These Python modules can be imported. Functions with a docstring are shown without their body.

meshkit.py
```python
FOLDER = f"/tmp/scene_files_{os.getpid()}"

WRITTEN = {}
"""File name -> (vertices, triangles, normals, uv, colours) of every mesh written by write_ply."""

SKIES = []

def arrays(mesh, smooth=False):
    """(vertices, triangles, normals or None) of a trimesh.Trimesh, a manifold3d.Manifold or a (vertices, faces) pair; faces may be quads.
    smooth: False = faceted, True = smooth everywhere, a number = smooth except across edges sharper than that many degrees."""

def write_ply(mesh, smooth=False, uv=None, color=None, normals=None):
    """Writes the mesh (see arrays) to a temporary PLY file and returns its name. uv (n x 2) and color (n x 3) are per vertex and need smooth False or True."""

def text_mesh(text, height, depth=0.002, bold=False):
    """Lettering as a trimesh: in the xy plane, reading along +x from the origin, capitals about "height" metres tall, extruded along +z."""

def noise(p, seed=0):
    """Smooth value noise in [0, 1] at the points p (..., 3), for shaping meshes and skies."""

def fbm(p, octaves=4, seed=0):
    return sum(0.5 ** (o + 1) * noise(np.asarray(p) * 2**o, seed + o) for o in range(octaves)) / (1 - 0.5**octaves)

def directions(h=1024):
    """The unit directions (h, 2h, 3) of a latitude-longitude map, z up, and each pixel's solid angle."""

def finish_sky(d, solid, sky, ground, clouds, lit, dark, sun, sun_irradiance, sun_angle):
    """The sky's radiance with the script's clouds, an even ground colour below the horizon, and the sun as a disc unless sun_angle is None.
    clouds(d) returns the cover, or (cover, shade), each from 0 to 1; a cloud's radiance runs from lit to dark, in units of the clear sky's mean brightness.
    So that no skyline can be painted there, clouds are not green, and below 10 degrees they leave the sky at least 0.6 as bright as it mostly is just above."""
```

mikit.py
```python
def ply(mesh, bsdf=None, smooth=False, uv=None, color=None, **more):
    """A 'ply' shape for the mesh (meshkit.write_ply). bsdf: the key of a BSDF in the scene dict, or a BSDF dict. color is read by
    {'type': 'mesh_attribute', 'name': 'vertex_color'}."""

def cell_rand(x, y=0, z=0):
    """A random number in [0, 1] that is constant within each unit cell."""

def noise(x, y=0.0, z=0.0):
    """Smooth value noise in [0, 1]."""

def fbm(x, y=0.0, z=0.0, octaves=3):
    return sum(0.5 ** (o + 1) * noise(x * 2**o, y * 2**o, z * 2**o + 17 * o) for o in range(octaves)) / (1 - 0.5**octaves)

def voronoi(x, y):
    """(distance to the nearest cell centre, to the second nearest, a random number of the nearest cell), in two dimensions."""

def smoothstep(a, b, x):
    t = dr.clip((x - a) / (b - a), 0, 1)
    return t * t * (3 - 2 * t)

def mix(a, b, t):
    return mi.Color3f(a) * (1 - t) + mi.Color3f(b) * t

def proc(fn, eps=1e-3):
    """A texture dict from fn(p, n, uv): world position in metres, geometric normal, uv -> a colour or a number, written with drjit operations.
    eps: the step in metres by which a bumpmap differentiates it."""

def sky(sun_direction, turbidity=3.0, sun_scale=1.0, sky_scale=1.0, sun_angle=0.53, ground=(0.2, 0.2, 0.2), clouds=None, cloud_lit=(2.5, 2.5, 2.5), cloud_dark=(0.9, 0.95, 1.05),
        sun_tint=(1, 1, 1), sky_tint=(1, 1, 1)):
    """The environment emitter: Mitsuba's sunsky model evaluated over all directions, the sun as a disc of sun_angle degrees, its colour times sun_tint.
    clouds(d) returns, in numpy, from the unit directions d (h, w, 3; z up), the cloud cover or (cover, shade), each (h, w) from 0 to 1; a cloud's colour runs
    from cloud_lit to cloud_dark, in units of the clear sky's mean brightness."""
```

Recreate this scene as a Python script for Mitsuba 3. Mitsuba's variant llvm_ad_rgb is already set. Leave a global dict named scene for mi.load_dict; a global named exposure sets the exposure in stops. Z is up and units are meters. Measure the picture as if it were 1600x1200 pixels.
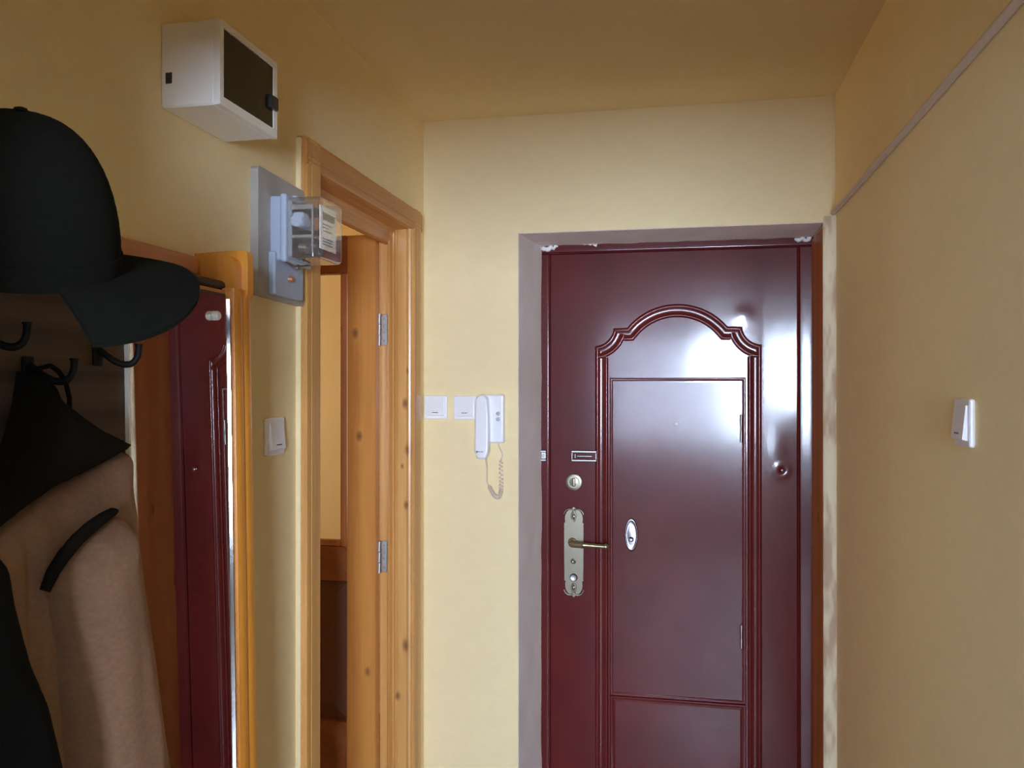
import math, random
import numpy as np, trimesh, mitsuba as mi, drjit as dr
import manifold3d
from shapely.geometry import Polygon, Point
from shapely import affinity
import mikit, meshkit
from mikit import proc, noise, fbm, voronoi, smoothstep, mix, cell_rand

T = mi.ScalarTransform4f
random.seed(7)
scene, labels = {}, {}

# ---------------------------------------------------------------- camera, light, exposure
exposure = 0.15
YAW = 11.293
EYE = 1.565
fw = np.array([-math.sin(math.radians(YAW)), math.cos(math.radians(YAW)), 0.0038])
scene['camera'] = dict(type='perspective', fov=62.56, fov_axis='x', near_clip=0.02, far_clip=50.0,
                       to_world=T().look_at(origin=[0, 0, EYE], target=[float(fw[0]), float(fw[1]), EYE + float(fw[2])], up=[0, 0, 1]))
DAYLIGHT = [64.0, 77.0, 100.0]          # overcast daylight in the panes of the window behind the camera
CURTAINED = [7.5, 9.2, 12.6]             # its left sash, veiled by a net curtain
SIDE_DAYLIGHT = [4.6, 4.8, 5.0]       # the window of the little room behind the pine door

# ---------------------------------------------------------------- dimensions of the corridor (metres)
XL, XR, YB, YD, ZC = -0.896, 0.493, 2.88, 3.126, 2.51

# ---------------------------------------------------------------- materials
def rgb(*c):
    return {'type': 'rgb', 'value': list(c)}

def paint_fn(base, amt=0.06):
    def fn(p, n, uv):
        v = fbm(p.x * 2.3 + 3, p.y * 2.3, p.z * 2.3, 3)
        w = fbm(p.x * 40, p.y * 40, p.z * 40, 2)
        return mi.Color3f(base) * (1 - amt * 0.5 + amt * v + 0.05 * (w - 0.5))
    return fn

def wood_fn(dark, light, knot, axis='z', seed=0.0, freq=26.0, knots=(), scatter=0.0, long=1.3):
    """grain running along axis; knots given as (along, across-coordinate pair index) are listed by position"""
    def fn(p, n, uv):
        if axis == 'z':
            l, a, b = p.z, p.x, p.y
        else:
            l, a, b = p.y, p.z, p.x
        wob = fbm(l * long + seed, a * 7 + seed * 2, b * 7, 2)
        d = mi.Float(9.0)
        for (kl, ka, kb, r) in knots:
            dd = dr.sqrt(dr.square((l - kl) / 1.7) + dr.square(a - ka) + dr.square(b - kb)) / r
            d = dr.minimum(d, dd)
        if scatter > 0:
            v1, v2, cr = voronoi((a + b) * 9 + seed, l * 3.1 + seed)
            d = dr.minimum(d, dr.select(cr > 1 - scatter, v1 / 0.085, 9.0))
        swirl = 1.0 / (1.0 + d * d)
        g = fbm((a + 0.02 * swirl) * freq * 3 + wob * 3, b * freq * 3, l * 1.1 + seed, 2)
        rings = 0.5 + 0.5 * dr.sin(((a + b * 0.7) * freq + wob * 2.6 + swirl * 1.2) * 6.2831 * 0.45)
        t = dr.clip(0.55 * g + 0.45 * rings, 0, 1)
        c = mix(dark, light, t)
        c = c * (0.9 + 0.2 * fbm(a * 160, b * 160, l * 6, 2))
        return mix(c, knot, dr.clip(1.15 - d, 0, 1) * 0.85)
    return fn

def principled(color, rough, spec=0.5, coat=0.0, cgloss=0.95, metallic=0.0, sheen=0.0):
    d = dict(type='principled', base_color=color, roughness=rough, specular=spec, metallic=metallic)
    if coat: d['clearcoat'] = coat; d['clearcoat_gloss'] = cgloss
    if sheen: d['sheen'] = sheen
    return {'type': 'twosided', 'b': d}

WALL = (0.82, 0.68, 0.39)
scene['m_wall'] = principled(proc(paint_fn(WALL)), 0.75, 0.25)
scene['m_ceiling'] = principled(proc(paint_fn((0.78, 0.64, 0.36), 0.05)), 0.8, 0.2)
scene['m_room'] = principled(rgb(0.38, 0.38, 0.37), 0.8, 0.2)
scene['m_room_floor'] = principled(rgb(0.09, 0.08, 0.07), 0.5, 0.4)
scene['m_side_room'] = principled(rgb(0.85, 0.63, 0.28), 0.8, 0.2)
def floor_fn(p, n, uv):
    q = cell_rand(dr.floor(p.x / 0.09), dr.floor(p.y / 0.6 + 0.37 * dr.floor(p.x / 0.09)))
    return mix((0.08, 0.04, 0.02), (0.16, 0.085, 0.04), 0.6 * q + 0.4 * fbm(p.x * 60, p.y * 3, 0, 2))
scene['m_floor'] = principled(proc(floor_fn), 0.4)
def plaster_fn(p, n, uv):
    v = fbm(p.x * 9, p.y * 9, p.z * 5, 3)
    return mix((0.58, 0.49, 0.43), (0.74, 0.65, 0.59), v)
scene['m_plaster'] = principled(proc(plaster_fn), 0.8, 0.2)
def patch_fn(p, n, uv):
    v = fbm(p.x * 30 + 5, p.y * 30, p.z * 7, 3)
    return mix((0.55, 0.40, 0.27), (0.82, 0.72, 0.50), smoothstep(0.35, 0.6, v))
scene['m_patch'] = principled(proc(patch_fn), 0.7, 0.3)
scene['m_filler'] = principled(rgb(0.86, 0.84, 0.78), 0.7, 0.3)

PINE_KNOT = (0.16, 0.055, 0.018)
jamb_knots = [(1.51, -0.905, 2.70, 0.012), (1.355, -0.895, 2.70, 0.012), (1.17, -0.90, 2.70, 0.010), (0.70, -0.902, 2.70, 0.014),
              (0.53, -0.93, 2.70, 0.011), (1.62, -0.893, 2.70, 0.008), (1.30, -0.915, 2.70, 0.006)]
leaf_knots = [(1.745, -1.064, 2.655, 0.013), (1.402, -1.05, 2.655, 0.012), (0.62, -1.02, 2.655, 0.010)]
scene['m_pine'] = principled(proc(wood_fn((0.46, 0.20, 0.045), (0.68, 0.37, 0.115), PINE_KNOT, 'z', 1.7, 22, jamb_knots)), 0.35, 0.5, 0.7)
scene['m_pine_head'] = principled(proc(wood_fn((0.40, 0.155, 0.04), (0.55, 0.255, 0.075), PINE_KNOT, 'y', 4.1, 20, scatter=0.1)), 0.38, 0.5, 0.5)
scene['m_pine_leaf'] = principled(proc(wood_fn((0.45, 0.165, 0.030), (0.62, 0.275, 0.060), PINE_KNOT, 'z', 8.3, 20, leaf_knots)), 0.35, 0.5, 0.6)
scene['m_pine_reveal'] = principled(proc(wood_fn((0.42, 0.145, 0.045), (0.58, 0.235, 0.075), (0.07, 0.02, 0.01), 'z', 2.9, 22, scatter=0.22)), 0.45, 0.45, 0.2)
scene['m_rack'] = principled(proc(wood_fn((0.52, 0.18, 0.02), (0.66, 0.275, 0.035), PINE_KNOT, 'z', 6.2, 24)), 0.32, 0.5, 0.8)
scene['m_leaf_dark'] = principled(proc(wood_fn((0.11, 0.036, 0.012), (0.18, 0.068, 0.024), (0.05, 0.02, 0.01), 'z', 3.1, 18)), 0.5, 0.3)
scene['m_rail_dark'] = principled(proc(wood_fn((0.24, 0.075, 0.02), (0.34, 0.12, 0.035), (0.05, 0.02, 0.01), 'y', 3.1, 18)), 0.45, 0.35)
scene['m_rack_rail'] = principled(proc(wood_fn((0.40, 0.14, 0.04), (0.52, 0.21, 0.06), PINE_KNOT, 'y', 3.3, 24)), 0.35, 0.5, 0.6)
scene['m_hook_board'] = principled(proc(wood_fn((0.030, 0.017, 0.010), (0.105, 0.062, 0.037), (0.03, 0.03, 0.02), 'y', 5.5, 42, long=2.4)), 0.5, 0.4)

LACQ = (0.096, 0.0100, 0.0095)
def lacquer_fn(p, n, uv):
    return mi.Color3f(LACQ) * (0.75 + 0.5 * fbm(p.x * 7, p.y * 7, p.z * 5, 3))
scene['m_lacquer'] = {'type': 'twosided', 'b': {'type': 'blendbsdf', 'weight': 0.14,
    'a': {'type': 'roughplastic', 'diffuse_reflectance': proc(lacquer_fn), 'alpha': 0.018, 'distribution': 'ggx', 'int_ior': 1.55},
    'b': {'type': 'roughplastic', 'diffuse_reflectance': proc(lacquer_fn), 'alpha': 0.15, 'distribution': 'beckmann', 'int_ior': 1.55}}}
scene['m_mirror'] = {'type': 'twosided', 'b': {'type': 'conductor', 'material': 'Ag', 'specular_reflectance': rgb(0.86, 0.87, 0.86)}}
scene['m_chrome'] = {'type': 'twosided', 'b': {'type': 'roughconductor', 'material': 'Cr', 'alpha': 0.14, 'specular_reflectance': rgb(0.55, 0.56, 0.6)}}
scene['m_bright_strip'] = {'type': 'twosided', 'b': {'type': 'roughconductor', 'material': 'Al', 'alpha': 0.035}}
scene['m_steel'] = {'type': 'twosided', 'b': {'type': 'roughconductor', 'material': 'Al', 'alpha': 0.25, 'specular_reflectance': rgb(0.42, 0.42, 0.41)}}
scene['m_brass'] = principled(rgb(0.27, 0.24, 0.175), 0.36, 0.5, metallic=0.85)
scene['m_brass_dark'] = principled(rgb(0.36, 0.30, 0.17), 0.25, 0.5, metallic=0.85)
scene['m_white'] = principled(rgb(0.78, 0.78, 0.79), 0.3, 0.5, 0.4)
scene['m_box_white'] = principled(rgb(0.80, 0.79, 0.74), 0.4, 0.5)
scene['m_duct'] = principled(rgb(0.62, 0.52, 0.45), 0.45, 0.4)
scene['m_cord'] = principled(rgb(0.66, 0.56, 0.47), 0.5, 0.4)
scene['m_meter_grey'] = principled(rgb(0.36, 0.42, 0.52), 0.45, 0.4)
def meter_board_fn(p, n, uv):
    v = fbm(p.y * 14, p.z * 14, 3, 3)
    return mix((0.30, 0.28, 0.26), (0.50, 0.48, 0.45), v)
scene['m_meter_board'] = principled(proc(meter_board_fn), 0.6, 0.3)
scene['m_dark_plastic'] = principled(rgb(0.02, 0.02, 0.022), 0.35, 0.5)
scene['m_dark_glass'] = principled(rgb(0.012, 0.010, 0.006), 0.12, 0.5)
scene['m_grey_mark'] = principled(rgb(0.10, 0.10, 0.12), 0.6)
scene['m_grey_button'] = principled(rgb(0.42, 0.43, 0.46), 0.5)
scene['m_copper'] = principled(rgb(0.60, 0.28, 0.16), 0.35, 0.5, metallic=0.6)
scene['m_black_iron'] = principled(rgb(0.008, 0.007, 0.007), 0.6, 0.2)
scene['m_hood'] = {'type': 'blendbsdf', 'weight': 0.05, 'a': {'type': 'thindielectric', 'int_ior': 1.55}, 'b': {'type': 'twosided', 'b': {'type': 'diffuse', 'reflectance': rgb(0.75, 0.74, 0.72)}}}
scene['m_pane'] = {'type': 'thindielectric', 'int_ior': 1.5}
def cloth_fn(c, a):
    def fn(p, n, uv):
        w = fbm(p.x * 220, p.y * 220, p.z * 220, 2)
        v = fbm(p.x * 9, p.y * 9, p.z * 6, 3)
        return mi.Color3f(c) * (1 - a + a * (w + v))
    return fn
scene['m_black_felt'] = principled(proc(cloth_fn((0.007, 0.007, 0.006), 0.35)), 0.95, 0.04)
scene['m_black_collar'] = principled(proc(cloth_fn((0.009, 0.0075, 0.006), 0.4)), 0.95, 0.04)
scene['m_navy_cloth'] = principled(proc(cloth_fn((0.006, 0.006, 0.006), 0.4)), 0.95, 0.04)
scene['m_tan_cloth'] = principled(proc(cloth_fn((0.20, 0.112, 0.068), 0.3)), 0.9, 0.15)
scene['m_white_frame'] = principled(rgb(0.8, 0.8, 0.78), 0.4)

# ---------------------------------------------------------------- helpers
def put(key, mesh, mat, smooth=False, tw=None, **more):
    d = mikit.ply(mesh, mat, smooth, **more)
    if tw is not None: d['to_world'] = tw
    scene[key] = d
    return key

def tag(key, label, category=None, group=None, kind=None):
    labels[key] = {'label': label}
    if category: labels[key]['category'] = category
    if group: labels[key]['group'] = group
    if kind: labels[key]['kind'] = kind

def box(x0, x1, y0, y1, z0, z1, c=0.0):
    """a box, its edges chamfered by c"""
    if c <= 0:
        return trimesh.creation.box(bounds=[[x0, y0, z0], [x1, y1, z1]])
    pts = []
    for x in (0, 1):
        for y in (0, 1):
            for z in (0, 1):
                for k in range(3):
                    q = [x0 + (c if not x else 0) + (x1 - x0 - c if x else 0), y0 + (c if not y else 0) + (y1 - y0 - c if y else 0), z0 + (c if not z else 0) + (z1 - z0 - c if z else 0)]
                    q[k] = ((x0, x1)[x], (y0, y1)[y], (z0, z1)[z])[k]
                    pts.append(q)
    return trimesh.Trimesh(pts).convex_hull

def rbox(x0, x1, y0, y1, z0, z1, r, n=12):
    """a box with round edges: the hull of eight balls"""
    s = manifold3d.Manifold.sphere(r, n)
    return manifold3d.Manifold.batch_hull([s.translate((x, y, z)) for x in (x0 + r, x1 - r) for y in (y0 + r, y1 - r) for z in (z0 + r, z1 - r)])

def prism(poly, a, b, axis):
    """a polygon extruded from a to b along z (x, y), along y (x, z) or along x (y, z)"""
    p = poly if isinstance(poly, Polygon) else Polygon(poly)
    m = trimesh.creation.extrude_polygon(p, b - a, engine='earcut')
    v = m.vertices.copy(); v[:, 2] += a
    if axis == 'y': v = v[:, [0, 2, 1]]; f = m.faces[:, ::-1]
    elif axis == 'x': v = v[:, [2, 0, 1]]; f = m.faces
    else: f = m.faces
    return trimesh.Trimesh(v, f, process=False)

def join(*ms):
    out = []
    for m in ms:
        if hasattr(m, 'to_mesh'):
            q = m.to_mesh(); m = trimesh.Trimesh(q.vert_properties[:, :3], q.tri_verts, process=False)
        out.append(m)
    return trimesh.util.concatenate(out)

def tube(points, r, sides=10, caps=True):
    p = np.asarray(points, float); k = len(p)
    r = np.broadcast_to(r, (k,))
    t = np.gradient(p, axis=0); t /= np.linalg.norm(t, axis=1, keepdims=True)
    a = np.zeros_like(p); up = np.array([0.3, 0.1, 0.95]) if abs(t[0] @ [0.3, 0.1, 0.95]) < 0.9 else np.array([1.0, 0, 0])
    for i in range(k):
        up = up - (up @ t[i]) * t[i]; up /= np.linalg.norm(up); a[i] = up
    b = np.cross(t, a); ang = np.arange(sides) * 2 * np.pi / sides
    v = p[:, None] + r[:, None, None] * (np.cos(ang)[None, :, None] * a[:, None] + np.sin(ang)[None, :, None] * b[:, None])
    f = []
    for i in range(k - 1):
        for j in range(sides):
            q = (i * sides + j, i * sides + (j + 1) % sides, (i + 1) * sides + (j + 1) % sides, (i + 1) * sides + j)
            f += [(q[0], q[1], q[2]), (q[0], q[2], q[3])]
    v = v.reshape(-1, 3)
    if caps:
        n = len(v); v = np.vstack([v, p[0], p[-1]])
        for j in range(sides):
            f += [(n, (j + 1) % sides, j), (n + 1, (k - 1) * sides + j, (k - 1) * sides + (j + 1) % sides)]
    return trimesh.Trimesh(v, f, process=False)

def lathe(profile, centre, axis, sides=28):
    """profile (radius, height) turned about axis ('x', '-x', 'y', '-y', 'z'), heights measured from centre along it"""
    m = trimesh.creation.revolve(np.array(profile, float), sections=sides)
    v = m.vertices
    if axis == '-y': v = np.c_[v[:, 0], -v[:, 2], v[:, 1]]
    elif axis == 'y': v = np.c_[v[:, 0], v[:, 2], -v[:, 1]]
    elif axis == 'x': v = np.c_[v[:, 2], v[:, 0], v[:, 1]]
    elif axis == '-x': v = np.c_[-v[:, 2], v[:, 0], -v[:, 1]]
    return trimesh.Trimesh(v + np.array(centre), m.faces, process=False)

def sweep_face(path, profile, y0, closed=False):
    """profile (s, h): s metres to the right-hand side of the path (x, z), h metres out of the plane y = y0 towards the camera"""
    p = np.asarray(path, float); n = len(p)
    d = np.diff(np.vstack([p, p[:1]]) if closed else p, axis=0); d /= np.linalg.norm(d, axis=1, keepdims=True)
    nor = np.c_[d[:, 1], -d[:, 0]]
    mit = []
    for i in range(n):
        if closed: a, b = nor[i - 1], nor[i % len(nor)]
        else: a, b = nor[max(i - 1, 0)], nor[min(i, len(nor) - 1)]
        m = a + b; m /= np.linalg.norm(m); mit.append(m / max(m @ a, 0.35))
    mit = np.array(mit); k = len(profile); v = []
    for i in range(n):
        for s, h in profile:
            q = p[i] + mit[i] * s; v.append((q[0], y0 - h, q[1]))
    f = []
    for i in range(n if closed else n - 1):
        i2 = (i + 1) % n
        for j in range(k - 1):
            a, b, c, e = i * k + j, i * k + j + 1, i2 * k + j + 1, i2 * k + j
            f += [(a, b, c), (a, c, e)]
    return trimesh.Trimesh(v, f, process=False)

def inflate(poly, x0, thick, width, pitch=0.006, back=0.012, fold=None):
    """a padded cloth shape: the outline (y, z) filled, standing out from x0 by up to thick, rounded over width at its rim"""
    P = Polygon(poly)
    ring = np.array(P.segmentize(pitch * 1.2).exterior.coords)[:-1]
    y0, z0, y1, z1 = P.bounds
    gy, gz = np.meshgrid(np.arange(y0, y1, pitch), np.arange(z0, z1, pitch))
    g = np.c_[gy.ravel(), gz.ravel()]; g[::2] += 0.0007
    from shapely import contains_xy, distance, points
    inner = P.buffer(-pitch * 0.6)
    g = g[contains_xy(inner, g[:, 0], g[:, 1])]
    pts = np.vstack([ring, g])
    from scipy.spatial import Delaunay
    tri = Delaunay(pts).simplices
    cen = pts[tri].mean(1)
    tri = tri[contains_xy(P, cen[:, 0], cen[:, 1])]
    e1, e2 = pts[tri[:, 1]] - pts[tri[:, 0]], pts[tri[:, 2]] - pts[tri[:, 0]]
    area = e1[:, 0] * e2[:, 1] - e1[:, 1] * e2[:, 0]
    tri[area < 0] = tri[area < 0][:, ::-1]
    dist = distance(P.exterior, points(pts))
    k = np.clip(dist / width, 0, 1)
    h = thick * np.sqrt(1 - (1 - k) ** 2)
    if fold is not None: h = h + fold(pts) * np.clip(dist / (width * 0.5), 0, 1)
    n = len(pts)
    front = np.c_[np.full(n, x0) + back + h, pts]
    rear = np.c_[np.full(n, x0), pts]
    f = list(tri) + [t[::-1] + n for t in tri]
    m = len(ring)
    ccw = Polygon(poly).exterior.is_ccw
    for i in range(m):
        j = (i + 1) % m
        q = [(i, i + n, j + n), (i, j + n, j)] if ccw else [(i, j + n, i + n), (i, j, j + n)]
        f += q
    return trimesh.Trimesh(np.vstack([front, rear]), np.array(f), process=False)

# ================================================================ SETTING: the corridor
put('floor', box(-2.7, 1.95, -0.25, 4.0, -0.06, 0.0), 'm_floor'); put('floor_room', box(-2.7, 1.95, -3.2, -0.25, -0.06, 0.0), 'm_room_floor'); tag('floor_room', 'pale floor of the room behind the corridor', 'floor', kind='structure'); tag('floor', 'brown wooden floor of the corridor', 'floor', kind='structure')
put('ceiling', box(-2.7, 1.95, -0.25, 4.0, ZC, ZC + 0.06), 'm_ceiling'); put('ceiling_room', box(-2.7, 1.95, -3.2, -0.25, ZC, ZC + 0.06), 'm_room'); tag('ceiling_room', 'white ceiling of the room behind the corridor', 'ceiling', kind='structure'); tag('ceiling', 'plain yellow painted ceiling over the corridor', 'ceiling', kind='structure')

wl = Polygon([(-0.25, 0), (1.94, 0), (1.94, 2.115), (2.72, 2.115), (2.72, 0), (3.9, 0), (3.9, ZC), (-0.25, ZC)])
put('wall_left', prism(wl, -0.985, XL, 'x'), 'm_wall'); tag('wall_left', 'yellow painted left corridor wall that carries the fuse box and the electricity meter', 'wall', kind='structure')
put('wall_right', box(XR, XR + 0.1, -0.25, 3.3, 0, ZC), 'm_wall'); tag('wall_right', 'yellow painted right corridor wall with a cable duct across it', 'wall', kind='structure')
wb = join(prism([(XL - 0.005, YB), (-0.553, YB), (-0.5145, YD + 0.05), (-0.5145, 3.3), (XL - 0.005, 3.3)], 0, ZC, 'z'),
          box(0.4617, XR + 0.004, YB, 3.3, 0, ZC),
          prism([(YB, 2.1005), (YB, ZC), (3.3, ZC), (3.3, 2.098)], -0.60, 0.4717, 'x'))
put('wall_back', wb, 'm_wall'); tag('wall_back', 'pale yellow end wall around the front door', 'wall', kind='structure')

# the reveal of the front door: bare plaster at the left and above, a stained pine board at the right
def ragged(n, amp, seed):
    r = np.random.RandomState(seed); a = r.rand(n) * amp
    return np.convolve(a, [0.25, 0.5, 0.25], 'same')
zz = np.linspace(0, 2.1, 60); rg = ragged(60, 0.006, 3)
v, f = [], []
for i, z in enumerate(zz):
    v += [(-0.5535, YB - 0.0015, z), (-0.551, YB - 0.0015, z), (-0.5128 + rg[i] * 0.9, YD - 0.012 - rg[i] * 0.5, z), (-0.5128 + rg[i] * 0.9, YD + 0.02, z)]
for i in range(59):
    for j in range(3):
        a = i * 4 + j; f += [(a, a + 1, a + 5), (a, a + 5, a + 4)]
put('wall_back__reveal', trimesh.Trimesh(v, f, process=False), 'm_plaster'); tag('wall_back__reveal', 'bare grey plaster reveal')
xx = np.linspace(-0.552, 0.4617, 60); rg = ragged(60, 0.007, 4)
v, f = [], []
for i, x in enumerate(xx):
    v += [(x, YB - 0.0015, 2.1015), (x, YB - 0.0015, 2.0985), (x, YD - 0.012, 2.0965 - rg[i] * 0.6), (x, YD + 0.02, 2.0965 - rg[i])]
for i in range(59):
    for j in range(3):
        a = i * 4 + j; f += [(a, a + 5, a + 1), (a, a + 4, a + 5)]
put('wall_back__reveal_001', trimesh.Trimesh(v, f, process=False), 'm_plaster'); tag('wall_back__reveal_001', 'bare grey plaster soffit')
put('wall_back__reveal_board', box(0.4545, 0.4620, YB + 0.007, YD - 0.002, 0, 2.085, 0.001), 'm_pine_reveal'); tag('wall_back__reveal_board', 'brown stained pine board lining the right of the door recess')
# lumps of white filler along the top of the frame
def lump(x0, x1, z, r, seed):
    rs = np.random.RandomState(seed); n = 9
    xs = np.linspace(x0, x1, n)
    return tube([(x, YD - 0.012 - 0.003 * rs.rand(), z + 0.004 * rs.randn()) for x in xs], np.r_[0.3, 0.8 + 0.5 * rs.rand(n - 2), 0.3] * r, 7)
put('wall_back__filler', lump(-0.512, -0.447, 2.086, 0.008, 1), 'm_filler', True); tag('wall_back__filler', 'white filler in the corner of the door recess')
put('wall_back__filler_001', lump(0.395, 0.452, 2.088, 0.008, 2), 'm_filler', True)
put('wall_back__filler_002', lump(-0.35, -0.30, 2.093, 0.004, 5), 'm_filler', True)
# the rough patched strip right of the opening
zz = np.linspace(0, 2.12, 90); rs = np.random.RandomState(9); n1 = np.convolve(rs.rand(90), np.ones(4) / 4, 'same')
v, f = [], []
for i, z in enumerate(zz):
    v += [(0.4548, YB + 0.006, z), (0.4560, YB - 0.001 - 0.004 * n1[i], z), (0.474, YB - 0.003 - 0.003 * n1[-i], z), (0.484, YB - 0.006 - 0.004 * n1[i], z), (0.4915, YB - 0.014 + 0.003 * n1[i], z), (XR + .001, YB - 0.016, z)]
for i in range(89):
    for j in range(5):
        a = i * 6 + j; f += [(a, a + 1, a + 7), (a, a + 7, a + 6)]
put('wall_back__patched_strip', trimesh.Trimesh(v, f, process=False), 'm_patch', True); tag('wall_back__patched_strip', 'roughly patched plaster strip beside the door recess')

# behind the camera: the lintel over the passage, the room with its window; behind the pine door: a little room
put('lintel', box(XL - 0.003, XR + 0.003, 0.60, 0.75, 2.02, ZC + 0.003), 'm_wall'); tag('lintel', 'yellow painted beam across the passage', 'beam', kind='structure')
put('wall_room_left', box(-1.9, -1.8, -3.2, -0.25, 0, ZC), 'm_room'); put('wall_room_right', box(1.8, 1.9, -3.2, -0.25, 0, ZC), 'm_room')
put('wall_divider', join(box(-1.9, XL, -0.25, -0.15, 0, ZC), box(XR, 1.9, -0.25, -0.15, 0, ZC), box(XL, -0.50, 0.25, 0.35, 0, ZC)), 'm_room')
WX0, WX1, WZ0, WZ1 = 0.12, 1.02, 0.95, 2.17
CX0 = -0.85                                    # the left sash behind its net curtain
put('wall_rear', join(box(-1.9, CX0, -3.2, -3.0, 0, ZC), box(WX1, 1.9, -3.2, -3.0, 0, ZC), box(CX0, WX1, -3.2, -3.0, 0, WZ0), box(CX0, WX1, -3.2, -3.0, WZ1, ZC)), 'm_room')
put('wall_side_left', join(box(-2.7, -2.6, 1.2, 3.0, 0, ZC), box(-2.7, -2.6, 3.6, 3.95, 0, ZC), box(-2.7, -2.6, 3.0, 3.6, 0, 0.9), box(-2.7, -2.6, 3.0, 3.6, 2.1, ZC)), 'm_side_room')
put('wall_side_front', box(-2.7, -0.985, 1.1, 1.2, 0, ZC), 'm_side_room'); put('wall_side_back', box(-2.7, -0.985, 3.85, 3.95, 0, ZC), 'm_side_room')
put('wall_side_lining', box(-0.99, -0.985, 2.73, 3.85, 0, ZC), 'm_side_room')
for k, t in (('wall_room_left', 'left wall of the room behind the corridor'), ('wall_room_right', 'right wall of the room behind the corridor'), ('wall_divider', 'wall between the corridor and the room behind it'),
             ('wall_rear', 'window wall of the room behind the corridor'), ('wall_side_left', 'window wall of the small room behind the pine door'), ('wall_side_front', 'near wall of the small room behind the pine door'),
             ('wall_side_back', 'far yellow wall seen through the glass of the pine door'), ('wall_side_lining', 'inner face of the corridor wall in the small room')):
    tag(k, t, 'wall', kind='structure')

def window(key, x0, x1, y, z0, z1, light, label, turn=None):
    """a casement window in the plane y, its pane bright with the daylight behind it; turn = to_world for windows in other walls"""
    fr = join(box(x0, x0 + 0.04, y - 0.03, y + 0.03, z0, z1), box(x1 - 0.04, x1, y - 0.03, y + 0.03, z0, z1),
              box(x0, x1, y - 0.03, y + 0.03, z0, z0 + 0.04), box(x0, x1, y - 0.03, y + 0.03, z1 - 0.04, z1))
    put(key + '__frame', fr, 'm_white_frame', tw=turn)
    m = trimesh.Trimesh([(x0 + 0.035, y, z0 + 0.035), (x1 - 0.035, y, z0 + 0.035), (x1 - 0.035, y, z1 - 0.035), (x0 + 0.035, y, z1 - 0.035)], [(0, 2, 1), (0, 3, 2)], process=False)
    put(key + '__pane', m, 'm_white_frame', tw=turn, emitter={'type': 'area', 'radiance': rgb(*light)})
    tag(key, label, 'window', kind='structure')
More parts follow.
